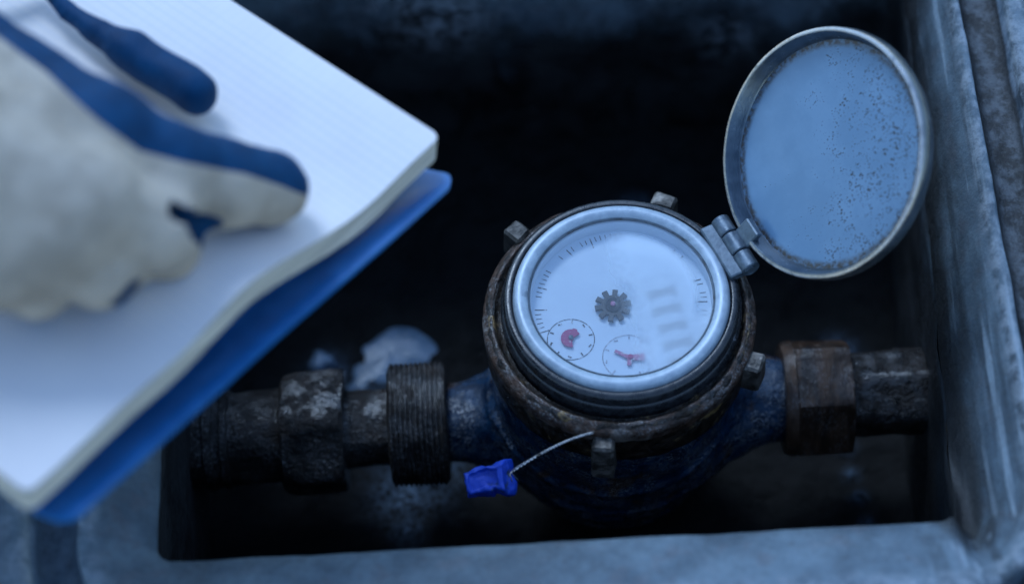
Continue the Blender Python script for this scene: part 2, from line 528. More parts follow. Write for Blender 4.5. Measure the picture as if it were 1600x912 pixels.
def edge_mat():
    g = G("page_edges")
    st = g.noise(1, 3, 0.6, g.scaled(15, 15, 1500))
    col = g.mix(g.ramp(st, 0.35, 0.65), (0.26, 0.25, 0.21), (0.66, 0.62, 0.53))
    return g.done(g.pbr(color=col, rough=0.85))
M["page_edge"] = edge_mat()
M["cover"] = grime("blue_card_cover", (0.006, 0.105, 0.31), (0.009, 0.13, 0.37), (0.02, 0.15, 0.40), 90, (0.35, 0.5), 0, 0.15, 700, 0.0003)
M["card_edge"] = grime("card_edge", (0.03, 0.2, 0.5), (0.05, 0.24, 0.55), (0.1, 0.25, 0.5), 200, (0.5, 0.7), 0, 0.2, 700, 0.0003)

def glove_mat():
    """off-white knit, with a blue dipped coating where the attribute coating is above zero"""
    g = G("coated_knit_glove")
    c = g.attr("coating")
    nz = g.noise(160, 5, 0.6)
    f = g.ramp(g.math("ADD", c, g.math("MULTIPLY", g.math("SUBTRACT", nz, 0.5), 0.10)), -0.02, 0.03)
    wv = g.n("TexWave", {"Vector": g.scaled(1, 1, 1), "Scale": 210, "Distortion": 2.0, "Detail": 2}, wave_type="BANDS", bands_direction="DIAGONAL").outputs["Fac"]
    knit = g.mix(g.ramp(g.noise(45, 7, 0.65), 0.36, 0.68), (0.42, 0.365, 0.305), (0.28, 0.24, 0.195))
    knit = g.mix(g.math("MULTIPLY", wv, 0.18), knit, (0.26, 0.24, 0.19))
    coat = g.mix(g.ramp(g.noise(80, 5), 0.3, 0.7), (0.0006, 0.026, 0.075), (0.0012, 0.042, 0.115))
    col = g.mix(f, knit, coat)
    rg = g.mix(f, (0.9, 0.9, 0.9), (0.6, 0.6, 0.6))
    return g.done(g.pbr(color=col, rough=rg, normal=g.bump(wv, 0.25, 0.0006), spec=0.12))
M["glove"] = glove_mat()
M["sleeve"] = grime("dark_work_sleeve", (0.02, 0.025, 0.04), (0.03, 0.035, 0.05), (0.015, 0.018, 0.03), 60, (0.8, 0.9), 0, 0.5, 900, 0.001)

# ------------------------------------------------------------------ setting: concrete pit with rim, ground, muddy floor
PX0, PX1, PY0, PY1 = -0.1625, 0.1100, -0.0988, 0.167   # inner edge of the rim
CR = 0.006
def loop_pts(off):
    """rounded rectangle, counter-clockwise from above, offset outwards; returns points and the side each belongs to"""
    pts = []
    r = CR + max(off, -0.004)
    def lin(a, b, n): return [a + (b - a) * i / n for i in range(n)]
    x0, x1, y0, y1 = PX0 - off, PX1 - 0.0 + off, PY0 - off, PY1 + off
    N = 70
    for x in lin(x0 + r, x1 - r, N): pts.append((x, y0, 0))
    for k in range(10):
        t = -math.pi / 2 + math.pi / 2 * k / 10; pts.append((x1 - r + r * math.cos(t), y0 + r + r * math.sin(t), 0 if k < 5 else 1))
    for y in lin(y0 + r, y1 - r, N): pts.append((x1, y, 1))
    for k in range(10):
        t = math.pi / 2 * k / 10; pts.append((x1 - r + r * math.cos(t), y1 - r + r * math.sin(t), 1 if k < 5 else 2))
    for x in lin(x1 - r, x0 + r, N): pts.append((x, y1, 2))
    for k in range(10):
        t = math.pi / 2 + math.pi / 2 * k / 10; pts.append((x0 + r + r * math.cos(t), y1 - r + r * math.sin(t), 2 if k < 5 else 3))
    for y in lin(y1 - r, y0 + r, N): pts.append((x0, y, 3))
    for k in range(10):
        t = math.pi + math.pi / 2 * k / 10; pts.append((x0 + r + r * math.cos(t), y0 + r + r * math.sin(t), 3 if k < 5 else 0))
    return pts

def sweep(profile, rough=0.0):
    rows = []
    for off, z in profile:
        row = []
        for x, y, s in loop_pts(off):
            zz = z
            if x > 0.06:                       # the right-hand inner edge runs slightly askew
                k = max(0.0, 1 - max(off, 0) / 0.0235)
                x += k * ((y - 0.03) * 0.055 + 0.0025) * min(1, (x - 0.06) / 0.04)
            if x > 0.1035:
                w_ = min(1.0, (x - 0.1035) / 0.0055); w_ = w_ * w_ * (3 - 2 * w_)
                k = max(0.0, 1 - max(off, 0) / 0.0235) ** 1.3
                x += 0.0045 * k * w_
                zz = z - 0.026 * k * w_ * max(0.0, min(1.0, z / 0.12))
            if y < PY0 and off < 0.1:           # the ledge along the near side is a little wider
                y = PY0 + (y - PY0) * 1.3
            row.append((x, y, zz))
        rows.append(row)
    n = len(rows[0])
    V = np.array([p for r_ in rows for p in r_])
    if rough:
        d1 = np.array([noise.noise_vector(Vector(p) * 45) for p in V]) * rough
        d2 = np.array([noise.noise_vector(Vector(p) * 190) for p in V]) * rough * 0.3
        V = V + d1 + d2
    return V, n, len(rows)

pit = thing("meter_pit", "grey concrete meter pit with worn rim, dark and wet inside", "meter pit", (0, 0, -0.012))
sides = np.array([s for _, _, s in loop_pts(0)])
wall_prof = [(0.004 - 0.0, -0.02 + 0.0065 * i) for i in range(22)]
wall_prof = [(0.003 if i < 20 else (0.0022, 0.0008)[i - 20], z) for i, (_, z) in enumerate(wall_prof)] + [(0.0, 0.1255), (0.0002, 0.1295)]
# finer rows for relief
wp = []
for (a, b), (c, d) in zip(wall_prof[:-1], wall_prof[1:]):
    wp += [(a, b), ((a + c) / 2, (b + d) / 2)]
wall_prof = wp + [wall_prof[-1]]
WV, n, rows = sweep(wall_prof, 0.0016)
def pale_at(V, spots):
    p = np.zeros(len(V))
    for (x, y, z, r, k) in spots:
        p = np.maximum(p, k * np.exp(-((V[:, 0] - x) ** 2 + (V[:, 1] - y) ** 2 + (V[:, 2] - z) ** 2) / r ** 2))
    return p
wall_pale = pale_at(WV, [(-0.062, 0.167, 0.082, 0.022, 1.0), (-0.075, 0.167, 0.098, 0.02, 0.9), (0.03, 0.167, 0.095, 0.016, 0.9), (0.058, 0.167, 0.052, 0.013, 0.75), (0.085, 0.167, 0.09, 0.02, 0.6), (-0.02, 0.167, 0.1, 0.02, 0.6), (0.1165, 0.118, 0.12, 0.02, 0.9), (0.117, 0.09, 0.122, 0.014, 0.8)])
for s in range(4):
    nxt = np.roll(np.arange(n), -1)
    cols = [j for j in range(n) if sides[j] == s]
    fs, used = [], {}
    for i in range(rows - 1):
        for j in cols:
            fs.append((i * n + j, (i + 1) * n + j, (i + 1) * n + nxt[j], i * n + nxt[j]))
    ids = sorted({k for f in fs for k in f})
    remap = {k: i for i, k in enumerate(ids)}
    V = WV[ids]
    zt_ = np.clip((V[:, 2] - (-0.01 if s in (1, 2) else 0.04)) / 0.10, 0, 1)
    damp_shade = 1.25 - zt_ * (0.25, 0.58, 0.86, 0.25)[s]  # wet towards the bottom; the unlit far wall's light is painted in
    damp_shade = np.clip(damp_shade - 0.25 * vnoise(V, 22, 3), 0, 1)
    obj("wall", V, [tuple(remap[k] for k in f) for f in fs], M["concrete"], pit, angle=180, attrs={"damp_shade": damp_shade, "pale": wall_pale[ids]})
rim_prof = [(0.0002, 0.1295), (0.0008, 0.1325), (0.0022, 0.1348), (0.005, 0.1372), (0.009, 0.1398), (0.013, 0.1420), (0.017, 0.1436), (0.021, 0.1446), (0.0235, 0.1448), (0.0245, 0.1443), (0.0250, 0.1430), (0.0255, 0.140), (0.0265, 0.1375), (0.029, 0.1362), (0.033, 0.1358), (0.037, 0.1360), (0.0395, 0.1375), (0.0405, 0.140), (0.0410, 0.1445), (0.0420, 0.1462), (0.045, 0.1468), (0.052, 0.1470), (0.062, 0.1472)]
RV, n, rows = sweep(rim_prof, 0.0007)
fs = []
for i in range(rows - 1):
    for j in range(n):
        fs.append((i * n + j, (i + 1) * n + j, (i + 1) * n + (j + 1) % n, i * n + (j + 1) % n))
offs = np.repeat([p[0] for p in rim_prof], n)
damp_shade = np.where((offs > 0.0258) & (offs < 0.0405), np.where(RV[:, 0] > 0.1, 0.85, 0.45), np.clip(0.80 - offs * 32, 0.12, 1))  # ledge shade painted in with its damp, darkest at the inner edge
sidew = np.clip((RV[:, 0] - 0.095) / 0.012, 0, 1)
damp_shade = np.where(offs < 0.0255, damp_shade * (0.46 + 0.54 * sidew), damp_shade)
rim_pale = np.where(((offs > 0.0205) & (offs < 0.0252)) | ((offs > 0.0403) & (offs < 0.0455)), 0.75, np.where((offs > 0.0285) & (offs < 0.0375), 0.28, 0.0))
obj("rim", RV, fs, M["concrete"], pit, angle=180, attrs={"damp_shade": damp_shade, "pale": rim_pale})
# ground round the pit
inner = RV[-n:]
gv, gf = [tuple(p) for p in inner], []
for k, d in enumerate((0.25, 1.2, 40.0)):
    for p in inner:
        q = np.array((p[0], p[1])); c = np.array((-0.02, 0.03)); e = (q - c) / np.linalg.norm(q - c)
        gv.append((*(c + e * d), 0.1472 - 0.004 * (k > 0)))
for k in range(3):
    for j in range(n):
        gf.append((k * n + j, (k + 1) * n + j, (k + 1) * n + (j + 1) % n, k * n + (j + 1) % n))
ground = obj("ground", gv, gf, M["concrete"], angle=180, attrs={"damp_shade": np.full(len(gv), 0.3), "pale": np.zeros(len(gv))})
tag(ground, "rough grey concrete paving around the meter pit", kind="structure")
# muddy floor of the pit
xs = np.linspace(-0.175, 0.125, 150); ys = np.linspace(-0.115, 0.18, 150)
XX, YY = np.meshgrid(xs, ys, indexing="ij")
P2 = np.stack([XX.ravel(), YY.ravel(), np.zeros(XX.size)], 1)
hz = vnoise(P2, 28, 4) * 0.006 + vnoise(P2 + 5, 120, 3) * 0.0016
trick = np.zeros(len(P2))
for (x, y, r, k) in [(-0.087, -0.003, 0.012, 1.0), (-0.079, 0.004, 0.014, 1), (-0.072, 0.010, 0.010, .8), (-0.086, -0.020, 0.006, .9), (-0.084, -0.034, 0.005, .9), (-0.085, -0.045, 0.004, .7), (-0.098, 0.033, 0.014, .9), (-0.118, 0.055, 0.008, .8),
                     (0.094, 0.006, 0.003, .8), (0.0945, -0.006, 0.003, .8), (0.096, -0.018, 0.003, .8), (0.0975, -0.030, 0.003, .7), (0.096, 0.052, 0.007, .9), (0.016, 0.128, 0.006, .6), (0.018, 0.105, 0.008, .6)]:
    trick = np.maximum(trick, k * np.exp(-((P2[:, 0] - x) ** 2 + (P2[:, 1] - y) ** 2) / r ** 2))
P2[:, 2] = -0.012 + hz + trick * 0.004
N1 = len(ys)
ff = [(i * N1 + j, (i + 1) * N1 + j, (i + 1) * N1 + j + 1, i * N1 + j + 1) for i in range(len(xs) - 1) for j in range(N1 - 1)]
fl = obj("floor", P2, ff, M["mud"], angle=180, attrs={"pale": trick})
tag(fl, "black wet mud on the bottom of the pit", kind="structure")

# pale lumps behind the left pipe; their blue stands in for reflected sky
def lump(outline, cx, cy, z0, h, seg=72):
    vs, fs = [], []
    prof = [(1.06, 0.0), (1.0, 0.35), (0.92, 0.62), (0.80, 0.82), (0.6, 0.93), (0.3, 1.0), (0.0, 1.03)]
    k = len(outline)
    def rad(t):
        u = (t / (2 * math.pi)) * k; i = int(u) % k; f = u - int(u); f = f * f * (3 - 2 * f)
        return outline[i] * (1 - f) + outline[(i + 1) % k] * f
    for s, hh in prof:
        for j in range(seg):
            t = 2 * math.pi * j / seg
            r = rad(t) * s
            vs.append((cx + r * math.cos(t), cy + r * math.sin(t), z0 + hh * h))
    for i in range(len(prof) - 1):
        for j in range(seg):
            fs.append((i * seg + j, i * seg + (j + 1) % seg, (i + 1) * seg + (j + 1) % seg, (i + 1) * seg + j))
    fs.append(tuple(reversed(range(seg))))
    V = np.array(vs)
    q_ = vnoise(np.stack([0.02 * np.cos(np.arctan2(V[:, 1] - cy, V[:, 0] - cx)), 0.02 * np.sin(np.arctan2(V[:, 1] - cy, V[:, 0] - cx)), np.full(len(V), cx)], 1), 90, 3)
    V[:, :2] = np.array((cx, cy)) + (V[:, :2] - np.array((cx, cy))) * (1 + 0.0 * q_)[:, None]
    V[:, 2] += vnoise(V, 70, 3) * 0.0012
    return V, fs
v, f = lump([0.020, 0.017, 0.015, 0.012, 0.017, 0.025, 0.014, 0.013], -0.090, 0.062, -0.0155, 0.0045)
tag(obj("sheen_lump", v, f, M["wet_sheen"], angle=180), "flat pale lump painted as a sky-reflecting wet patch behind the ribbed union nut", "mortar lump", "pale painted wet patches on the mud")
v, f = lump([0.007, 0.005, 0.006, 0.004, 0.006, 0.007, 0.005], -0.121, 0.058, -0.015, 0.010)
tag(obj("sheen_lump", v, f, M["wet_sheen"], angle=180), "small pale wet lump of mortar at the notebook's edge above the left hex nut", "mortar lump", "pale painted wet patches on the mud")

# ------------------------------------------------------------------ water meter
meter = thing("water_meter", "round water meter on a blue iron body with its hinged metal lid open", "water meter", (0, 0, -0.004))
# body of blue painted iron
ZL, ZR = 0.0385, 0.0430
BX, BY = -0.003, -0.001
def body_fn(X, Y, Z):
    rr = np.sqrt((X - BX) ** 2 + (Y - BY) ** 2)
    zs = np.array([-0.006, -0.003, 0.004, 0.012, 0.022, 0.034, 0.050, 0.070, 0.086, 0.098])
    rs = np.array([0.022, 0.026, 0.0305, 0.0345, 0.0385, 0.0420, 0.0445, 0.0455, 0.0460, 0.0455])
    prof = np.interp(Z, zs, rs)
    for z, a, w in ((0.060, 0.0016, 0.0020), (0.040, 0.0012, 0.0018), (0.031, 0.0010, 0.0014), (0.014, 0.0014, 0.0016)):
        prof = prof + a * np.exp(-((Z - z) / w) ** 2)
    d = (rr - prof) * 0.9
    d = np.maximum(d, np.maximum(Z - 0.097, -0.004 - Z))
    for sgn, zc, xe, re in ((-1, ZL, -0.0665, 0.0150), (1, ZR, 0.0645, 0.0160)):
        rad = np.sqrt(Y ** 2 + (Z - zc) ** 2)
        t = np.clip((abs(xe) - sgn * X) / 0.034, 0, 1)
        rn = re + 0.0135 * t ** 1.6
        cone = np.maximum((rad - rn) * 0.85, sgn * X - abs(xe))
        cone = np.maximum(cone, -sgn * X)
        d = smin(d, cone, 0.008)
        # a flat web under the neck
    web = np.maximum(np.abs(Y) - 0.006, np.maximum(X - 0.062, 0.015 - X))
    web = np.maximum(web, np.maximum((ZR - 0.012 - (0.062 - X) * 0.75) - Z, Z - ZR))
    d = smin(d, web, 0.008)
    return d
v, f = surface_nets(body_fn, (-0.070, -0.052, -0.008), (0.069, 0.052, 0.101), 0.00125)
nrm = vnormals(v, f)
v = v + nrm * (vnoise(v, 75, 4) * 0.0009)[:, None]
body = obj("body", v, f, M["blue_paint"], meter, angle=180)

# brass collar
col_prof = [(0.0440, 0.094), (0.0470, 0.0935), (0.0482, 0.0945), (0.0489, 0.099), (0.0492, 0.108), (0.0490, 0.1135), (0.0484, 0.1158), (0.0472, 0.1172), (0.0460, 0.1176), (0.0452, 0.1172), (0.0446, 0.1152), (0.0436, 0.1146), (0.0425, 0.1146)]
v, f = lathe(col_prof, 160, caps=False)
v = v + np.array([-0.0008, -0.002, 0])
v = v + np.array([noise.noise_vector(Vector(p) * 220) for p in v]) * 0.00045
collar = obj("collar", v, f, M["brass"], meter, angle=50)
v, f = lathe([(0.0492, 0.1100), (0.0495, 0.1138), (0.0493, 0.1150), (0.0487, 0.1157), (0.0466, 0.1176), (0.0460, 0.1178), (0.0456, 0.1175), (0.0452, 0.1150)], 160, caps=False)
v = v + np.array((-0.0008, -0.002, 0))
v = v + np.array([noise.noise_vector(Vector(p) * 260) for p in v]) * 0.0004
obj("collar_lip", v, f, M["lip"], meter, angle=70)
for az, zt, hh, w, dep in ((-100, 0.1125, 0.021, 0.0085, 0.0075), (134, 0.119, 0.015, 0.008, 0.0085), (67, 0.1185, 0.012, 0.0095, 0.0075), (-24, 0.1135, 0.0145, 0.009, 0.0085)):
    a = R(az)
    v, f = box(dep, w, hh, 0.0011)
    top = v[:, 2] > 0
    v[top, 0] *= 0.94; v[top, 1] *= 0.92
    ex = (math.cos(a), math.sin(a), 0); ey = (-math.sin(a), math.cos(a), 0)
    v = frame_xf(v, (0.0508 * ex[0] - 0.0008, 0.0508 * ex[1] - 0.002, zt - hh / 2), ex, ey, (0, 0, 1))
    v = v + np.array([noise.noise_vector(Vector(p) * 300) for p in v]) * 0.0005
    obj("lug", v, f, M["lug"], meter, angle=30)

# black retaining ring, worn metal bezel, white inner wall, dial
v, f = lathe([(0.0436, 0.110), (0.0436, 0.1185), (0.0432, 0.1195), (0.0426, 0.1200), (0.0426, 0.1228), (0.0421, 0.1241), (0.0410, 0.1248), (0.0398, 0.1246), (0.0393, 0.1238), (0.0390, 0.1228)], 160, caps=False)
obj("retaining_ring", v, f, M["black_gloss"], meter, angle=45)
v, f = lathe([(0.0392, 0.120), (0.0391, 0.1236), (0.0387, 0.1252), (0.0378, 0.1262), (0.0360, 0.1264), (0.0346, 0.1259), (0.0338, 0.1252), (0.0334, 0.1246), (0.0331, 0.1243), (0.0330, 0.1236)], 160, caps=False)
obj("bezel", v, f, M["nickel"], meter, angle=60)
v, f = lathe([(0.0334, 0.1236), (0.0326, 0.1234), (0.0325, 0.1225), (0.0325, 0.1170)], 160)
f = [q for q in f if len(q) == 4]
obj("dial_wall", v, f, M["dial"], meter, angle=60)
ZD = 0.1180
v, f = lathe([(0.0001, ZD), (0.0330, ZD), (0.0330, ZD - 0.002)], 128)
f = [q for q in f if len(q) == 4]
dial = obj("dial", v, flip(f), M["dial"], meter)
# scale printed round the dial (worn off in places)
vs, fs = [], []
def stroke(cx, cy, ang, ln, w, z=ZD + 0.00012):
    c, s = math.cos(ang), math.sin(ang); k = len(vs)
    for a, b in ((-.5, -.5), (.5, -.5), (.5, .5), (-.5, .5)):
        vs.append((cx + a * ln * c - b * w * s, cy + a * ln * s + b * w * c, z))
    fs.append((k, k + 1, k + 2, k + 3))
for k in range(100):
    a = 2 * math.pi * k / 100
    deg = math.degrees(a)
    show = (148 < deg < 200) or (84 < deg < 128) or (deg < 22 or deg > 328)
    if not show and random.random() < 0.72:
        continue
    if random.random() < 0.22:
        continue
    major, mid = k % 10 == 0, k % 5 == 0
    ln = 0.0044 if major else (0.0034 if mid else 0.0022)
    ro = 0.0312
    rm = ro - ln / 2
    stroke(rm * math.cos(a), rm * math.sin(a), a + random.uniform(-.08, .08), ln, 0.00042 if mid else 0.00030)
v, f = np.array(vs), fs
tag(obj("scale_marks", v, f, M["ink"], meter, smooth=False), kind="stuff")
# register window with number wheels, misted over
reg_c = np.array((0.0170, -0.0078)); reg_d = np.array((0.20, -1.0)); reg_d /= np.linalg.norm(reg_d)
ang = math.atan2(reg_d[1], reg_d[0])
ex = (math.cos(ang), math.sin(ang), 0); ey = (-math.sin(ang), math.cos(ang), 0)
fr = []
for (cx, cy, sx, sy) in ((0, 0.0058, 0.0370, 0.0008), (0, -0.0058, 0.0370, 0.0008), (0.0189, 0, 0.0008, 0.0124), (-0.0189, 0, 0.0008, 0.0124)):
    v, f = box(sx, sy, 0.0007, 0.0001)
    fr.append((v + np.array((cx, cy, 0.0004)), f))
v, f = join(*fr)
obj("register_frame", frame_xf(v, (*reg_c, ZD), ex, ey, (0, 0, 1)), f, M["dial"], meter, smooth=False)
for k in range(5):
    prof = [(0.0, -0.0031), (0.0047, -0.0031), (0.0050, -0.0028), (0.0050, 0.0028), (0.0047, 0.0031), (0.0, 0.0031)]
    v, f = lathe(prof, 32)
    v = np.stack([v[:, 2], v[:, 0], v[:, 1]], 1)      # axis along x
    v = v * np.array((1, 1, 0.30)) + np.array((-0.0146 + 0.0073 * k, 0, 0.0002))
    w = obj("number_wheel", frame_xf(v, (*reg_c, ZD), ex, ey, (0, 0, 1)), f, M["dial"], meter)
    # dark gap beside each wheel
    v, f = box(0.0034, 0.0104, 0.0006, 0.0001)
    v = v + np.array((-0.0146 + 0.0073 * k + 0.0036, 0.0, 0.0014))
    obj("wheel_gap", frame_xf(v, (*reg_c, ZD), ex, ey, (0, 0, 1)), f, M["dark_metal"], w, smooth=False)
# small dials
def subdial(cx, cy, r, ink, nm):
    parts = [flat_ring(r - 0.00030, r, ZD + 0.00015, 72)]
    v, f = join(*parts)
    ring = obj("small_dial", v + np.array((cx, cy, 0)), f, M[ink], meter, smooth=False)
    global vs, fs
    vs, fs = [], []
    for k in range(10):
        a = 2 * math.pi * k / 10 + 0.2
        stroke(cx + (r - 0.0013) * math.cos(a), cy + (r - 0.0013) * math.sin(a), a + 1.2 * (k % 2), 0.0014, 0.0005, ZD + 0.00022)
    tag(obj("small_marks", np.array(vs), fs, M[ink], ring, smooth=False), kind="stuff")
    return ring
s1 = subdial(-0.0189, -0.0130, 0.0086, "ink", 1)
s2 = subdial(0.0010, -0.0215, 0.0092, "ink_pale", 2)
# red pointer: a broken disc
out = []
for k in range(40):
    a = 2 * math.pi * k / 40
    r = 0.0036 if 20 < math.degrees(a) < 285 else 0.0010
    if 45 < math.degrees(a) < 75: r = 0.0041
    out.append((r * math.cos(a), r * math.sin(a)))
v, f = prism(out, 0.0006, 0.0013)
pt = obj("pointer", v + np.array((-0.0189, -0.0130, ZD)), f, M["red"], meter, angle=30)
v, f = lathe([(0.0009, 0.0), (0.0009, 0.0019), (0.0006, 0.0021), (0.0, 0.0021)], 20)
obj("pin", v + np.array((-0.0189, -0.0130, ZD)), f, M["steel"], pt)
out = [(-0.0055, 0.0026), (-0.0048, 0.0034), (-0.001, 0.0012), (0.0012, 0.0010), (0.0050, 0.0012), (0.0056, 0.0), (0.0050, -0.0016), (0.0008, -0.0010), (0.0002, -0.0032), (-0.0012, -0.0030), (-0.0008, -0.0004)]
v, f = prism(out[::-1], 0.0006, 0.0013)
pt2 = obj("pointer", v + np.array((0.0016, -0.0222, ZD)), f, M["red_pale"], meter, angle=30)
v, f = lathe([(0.0009, 0.0), (0.0009, 0.0019), (0.0, 0.0021)], 20)
obj("pin", v + np.array((0.0018, -0.0222, ZD)), f, M["red"], pt2)
# leak star wheel
out = []
for k in range(10):
    a0 = 2 * math.pi * k / 10 + 0.12
    for da, r in ((-0.19, 0.0042), (-0.15, 0.0066), (0.15, 0.0066), (0.19, 0.0042)):
        out.append((r * math.cos(a0 + da), r * math.sin(a0 + da)))
v, f = prism(out, 0.0008, 0.0020)
gear = obj("star_wheel", v + np.array((-0.0030, -0.0006, ZD)), f, M["dark_metal"], meter, angle=30)
v, f = lathe([(0.0030, 0.0018), (0.0030, 0.0026), (0.0024, 0.0029), (0.0018, 0.0024), (0.0, 0.0024)], 32)
obj("hub", v + np.array((-0.0030, -0.0006, ZD)), f, M["dark_metal"], gear)
v, f = lathe([(0.0009, 0.0), (0.0009, 0.0032), (0.0005, 0.0035), (0.0, 0.0035)], 20)
obj("pin", v + np.array((-0.0030, -0.0006, ZD)), f, M["red_pale"], gear)
v, f = lathe([(0.0328, 0.1243), (0.0329, 0.1250), (0.0333, 0.1252), (0.0336, 0.1249), (0.0336, 0.1240)], 128, caps=False)
obj("gasket", v, f, M["gasket"], meter, angle=60)
# cover glass
v, f = lathe([(0.0001, 0.1238), (0.0330, 0.1238), (0.0330, 0.1246), (0.0001, 0.1247)], 96)
f = [q for q in f if len(q) == 4]
gl = obj("cover_glass", v, f, [M["glass_clear"], M["glass"]], meter, angle=30)
for p in gl.data.polygons:
    if p.normal.z > 0.7:
        p.material_index = 1

# hinged lid
AZ, EL = R(23.3), R(50.4)
rad = np.array((math.cos(AZ), math.sin(AZ), 0)); tan = np.array((-math.sin(AZ), math.cos(AZ), 0)); upv = np.array((0, 0, 1.0))
o_ = math.cos(EL) * rad + math.sin(EL) * upv
ln_ = -math.sin(EL) * rad + math.cos(EL) * upv
pin = rad * 0.0463 + upv * 0.1262
lc = pin + o_ * 0.0490
ex3, ey3, ez3 = -tan, o_, ln_                # right-handed: x across, y away from the hinge, z = inner face
if np.dot(np.cross(ex3, ey3), ez3) < 0:
    ex3 = tan
lm = Matrix.Identity(4)
for i in range(3):
    lm[i][0], lm[i][1], lm[i][2], lm[i][3] = ex3[i], ey3[i], ez3[i], lc[i]
lid = bpy.data.objects.new("lid", None)
C.objects.link(lid)
lid.parent = meter
lid.matrix_basis = Matrix.Translation((0, 0, 0.004)) @ lm
lid["label"] = "round metal lid swung open with a pale speckled inner face"
v, f = lathe([(0.0, -0.0105), (0.030, -0.0100), (0.0400, -0.0088), (0.0438, -0.0072), (0.0449, -0.0050), (0.0447, -0.0012), (0.0443, -0.0003), (0.0436, 0.0), (0.0428, -0.0001), (0.0424, -0.0006), (0.0410, -0.0050), (0.0402, -0.0064), (0.0390, -0.0070)], 160, caps=False)
v = v + np.array([noise.noise_vector(Vector(p) * 90) for p in v]) * 0.0002
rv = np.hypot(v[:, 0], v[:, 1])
obj("lid_shell", v, f, M["lid_rim"], lid, world=False, angle=40, attrs={"worn": ((rv > 0.0432) & (v[:, 2] > -0.0008)).astype(float)})  # attribute marks the edge that carries the painted highlight
v, f = lathe([(0.0001, -0.0060), (0.030, -0.0060), (0.0406, -0.0058), (0.0408, -0.0064)], 128)
f = [q for q in f if len(q) == 4]
obj("lid_plate", v, flip(f), M["lid_disc"], lid, world=False, angle=60)
# hinge: two knuckles and a leaf on the meter, one knuckle and a tab on the lid
def knuckle(y0, y1, r, parent, nm="hinge_knuckle"):
    v, f = lathe([(0.0, y0), (r * 0.45, y0), (r * 0.5, y0 + 0.0006), (r - 0.0004, y0), (r, y0 + 0.0004), (r, y1 - 0.0004), (r - 0.0004, y1), (0.0, y1)], 40)
    v = frame_xf(v, pin, rad, upv, -tan) if False else frame_xf(v, pin, np.cross(tan, upv), upv, tan)
    return obj(nm, v, f if np.dot(np.cross(np.cross(tan, upv), upv), tan) > 0 else flip(f), M["steel"], parent, angle=35)
KR = 0.0036
knuckle(0.0046, 0.0120, KR, meter)
knuckle(-0.0120, -0.0046, KR, meter)
knuckle(-0.0041, 0.0041, KR, lid)
v, f = box(0.0072, 0.0235, 0.0036, 0.0005)
obj("hinge_leaf", frame_xf(v, pin - rad * 0.0046 + upv * -0.0012, rad, tan, upv), f, M["steel"], meter, angle=30)
v, f = box(0.0085, 0.0084, 0.0030, 0.0005)
obj("hinge_tab", frame_xf(v, pin + o_ * 0.0060 - ln_ * 0.0014, o_, tan, np.cross(o_, tan)), f, M["steel"], lid, angle=30)

# ------------------------------------------------------------------ pipes
def xaxis(v, z):          # lathe axis z -> world x
    return np.stack([v[:, 2], v[:, 1], v[:, 0] + 0], 1) * np.array((1, 1, 1)) + np.array((0, 0, z))

def pipe_part(name, prof, z, mat, parent, seg=96, rfun=None, amp=0.0004, sc=160, angle=35, tilt=0.0):
    v, f = lathe([(r, x) for x, r in prof], seg, rfun)
    v = np.stack([v[:, 2], v[:, 1], v[:, 0]], 1)
    f = flip(f)
    if tilt:
        v[:, 2] += (v[:, 0] + 0.07) * tilt
    v[:, 2] += z
    v = v + np.array([noise.noise_vector(Vector(p) * sc) for p in v]) * amp
    return obj(name, v, f, mat, parent, angle=angle)

def hexf(ap, rot, rmax):
    def fn(r, t, i):
        u = (t + rot) % (math.pi / 3) - math.pi / 6
        return min(r, ap / math.cos(u)) if r > ap * 0.9 else r
    return fn

TL = 0.055
left = thing("inlet_pipe", "rusty black pipe with hex nut and ribbed union nut at the meter's left", "pipe", (-0.12, 0, ZL))
# ribbed union nut
prof = [(-0.0892, 0.012), (-0.0892, 0.0215), (-0.0888, 0.0228)]
N = 11
for k in range(N):
    x = -0.0884 + 0.0212 * k / N
    w = 0.0212 / N
    prof += [(x + w * 0.15, 0.0240), (x + w * 0.55, 0.0240), (x + w * 0.75, 0.0231), (x + w * 0.95, 0.0231)]
prof += [(-0.0668, 0.0226), (-0.0664, 0.0210), (-0.0664, 0.012)]
pipe_part("union_nut", prof, ZL - 0.0003, M["black_iron"], left, 128, amp=0.0003)
pipe_part("nipple", [(-0.108, 0.008), (-0.108, 0.0150), (-0.101, 0.0152), (-0.0955, 0.0148), (-0.0875, 0.0150), (-0.0875, 0.008)], ZL, M["rust"], left, tilt=TL, amp=0.0009, sc=120)
prof = [(-0.1310, 0.010), (-0.1310, 0.0215), (-0.1300, 0.0232), (-0.1275, 0.0244), (-0.1240, 0.0256), (-0.1105, 0.0256), (-0.1078, 0.0246), (-0.1064, 0.0230), (-0.1062, 0.0215), (-0.1062, 0.010)]
pipe_part("hex_nut", prof, ZL, M["rust"], left, 144, rfun=hexf(0.0224, R(18), 0), amp=0.0010, sc=90, tilt=TL)
prof = [(-0.178, 0.008), (-0.178, 0.0185), (-0.161, 0.0188), (-0.1605, 0.0198), (-0.1575, 0.0198), (-0.157, 0.0184), (-0.1545, 0.0184), (-0.154, 0.0194), (-0.1515, 0.0194), (-0.151, 0.0180), (-0.140, 0.0182), (-0.134, 0.0184), (-0.130, 0.0184), (-0.130, 0.008)]
pipe_part("pipe_end", prof, ZL, M["black_iron"], left, tilt=TL, amp=0.0008)

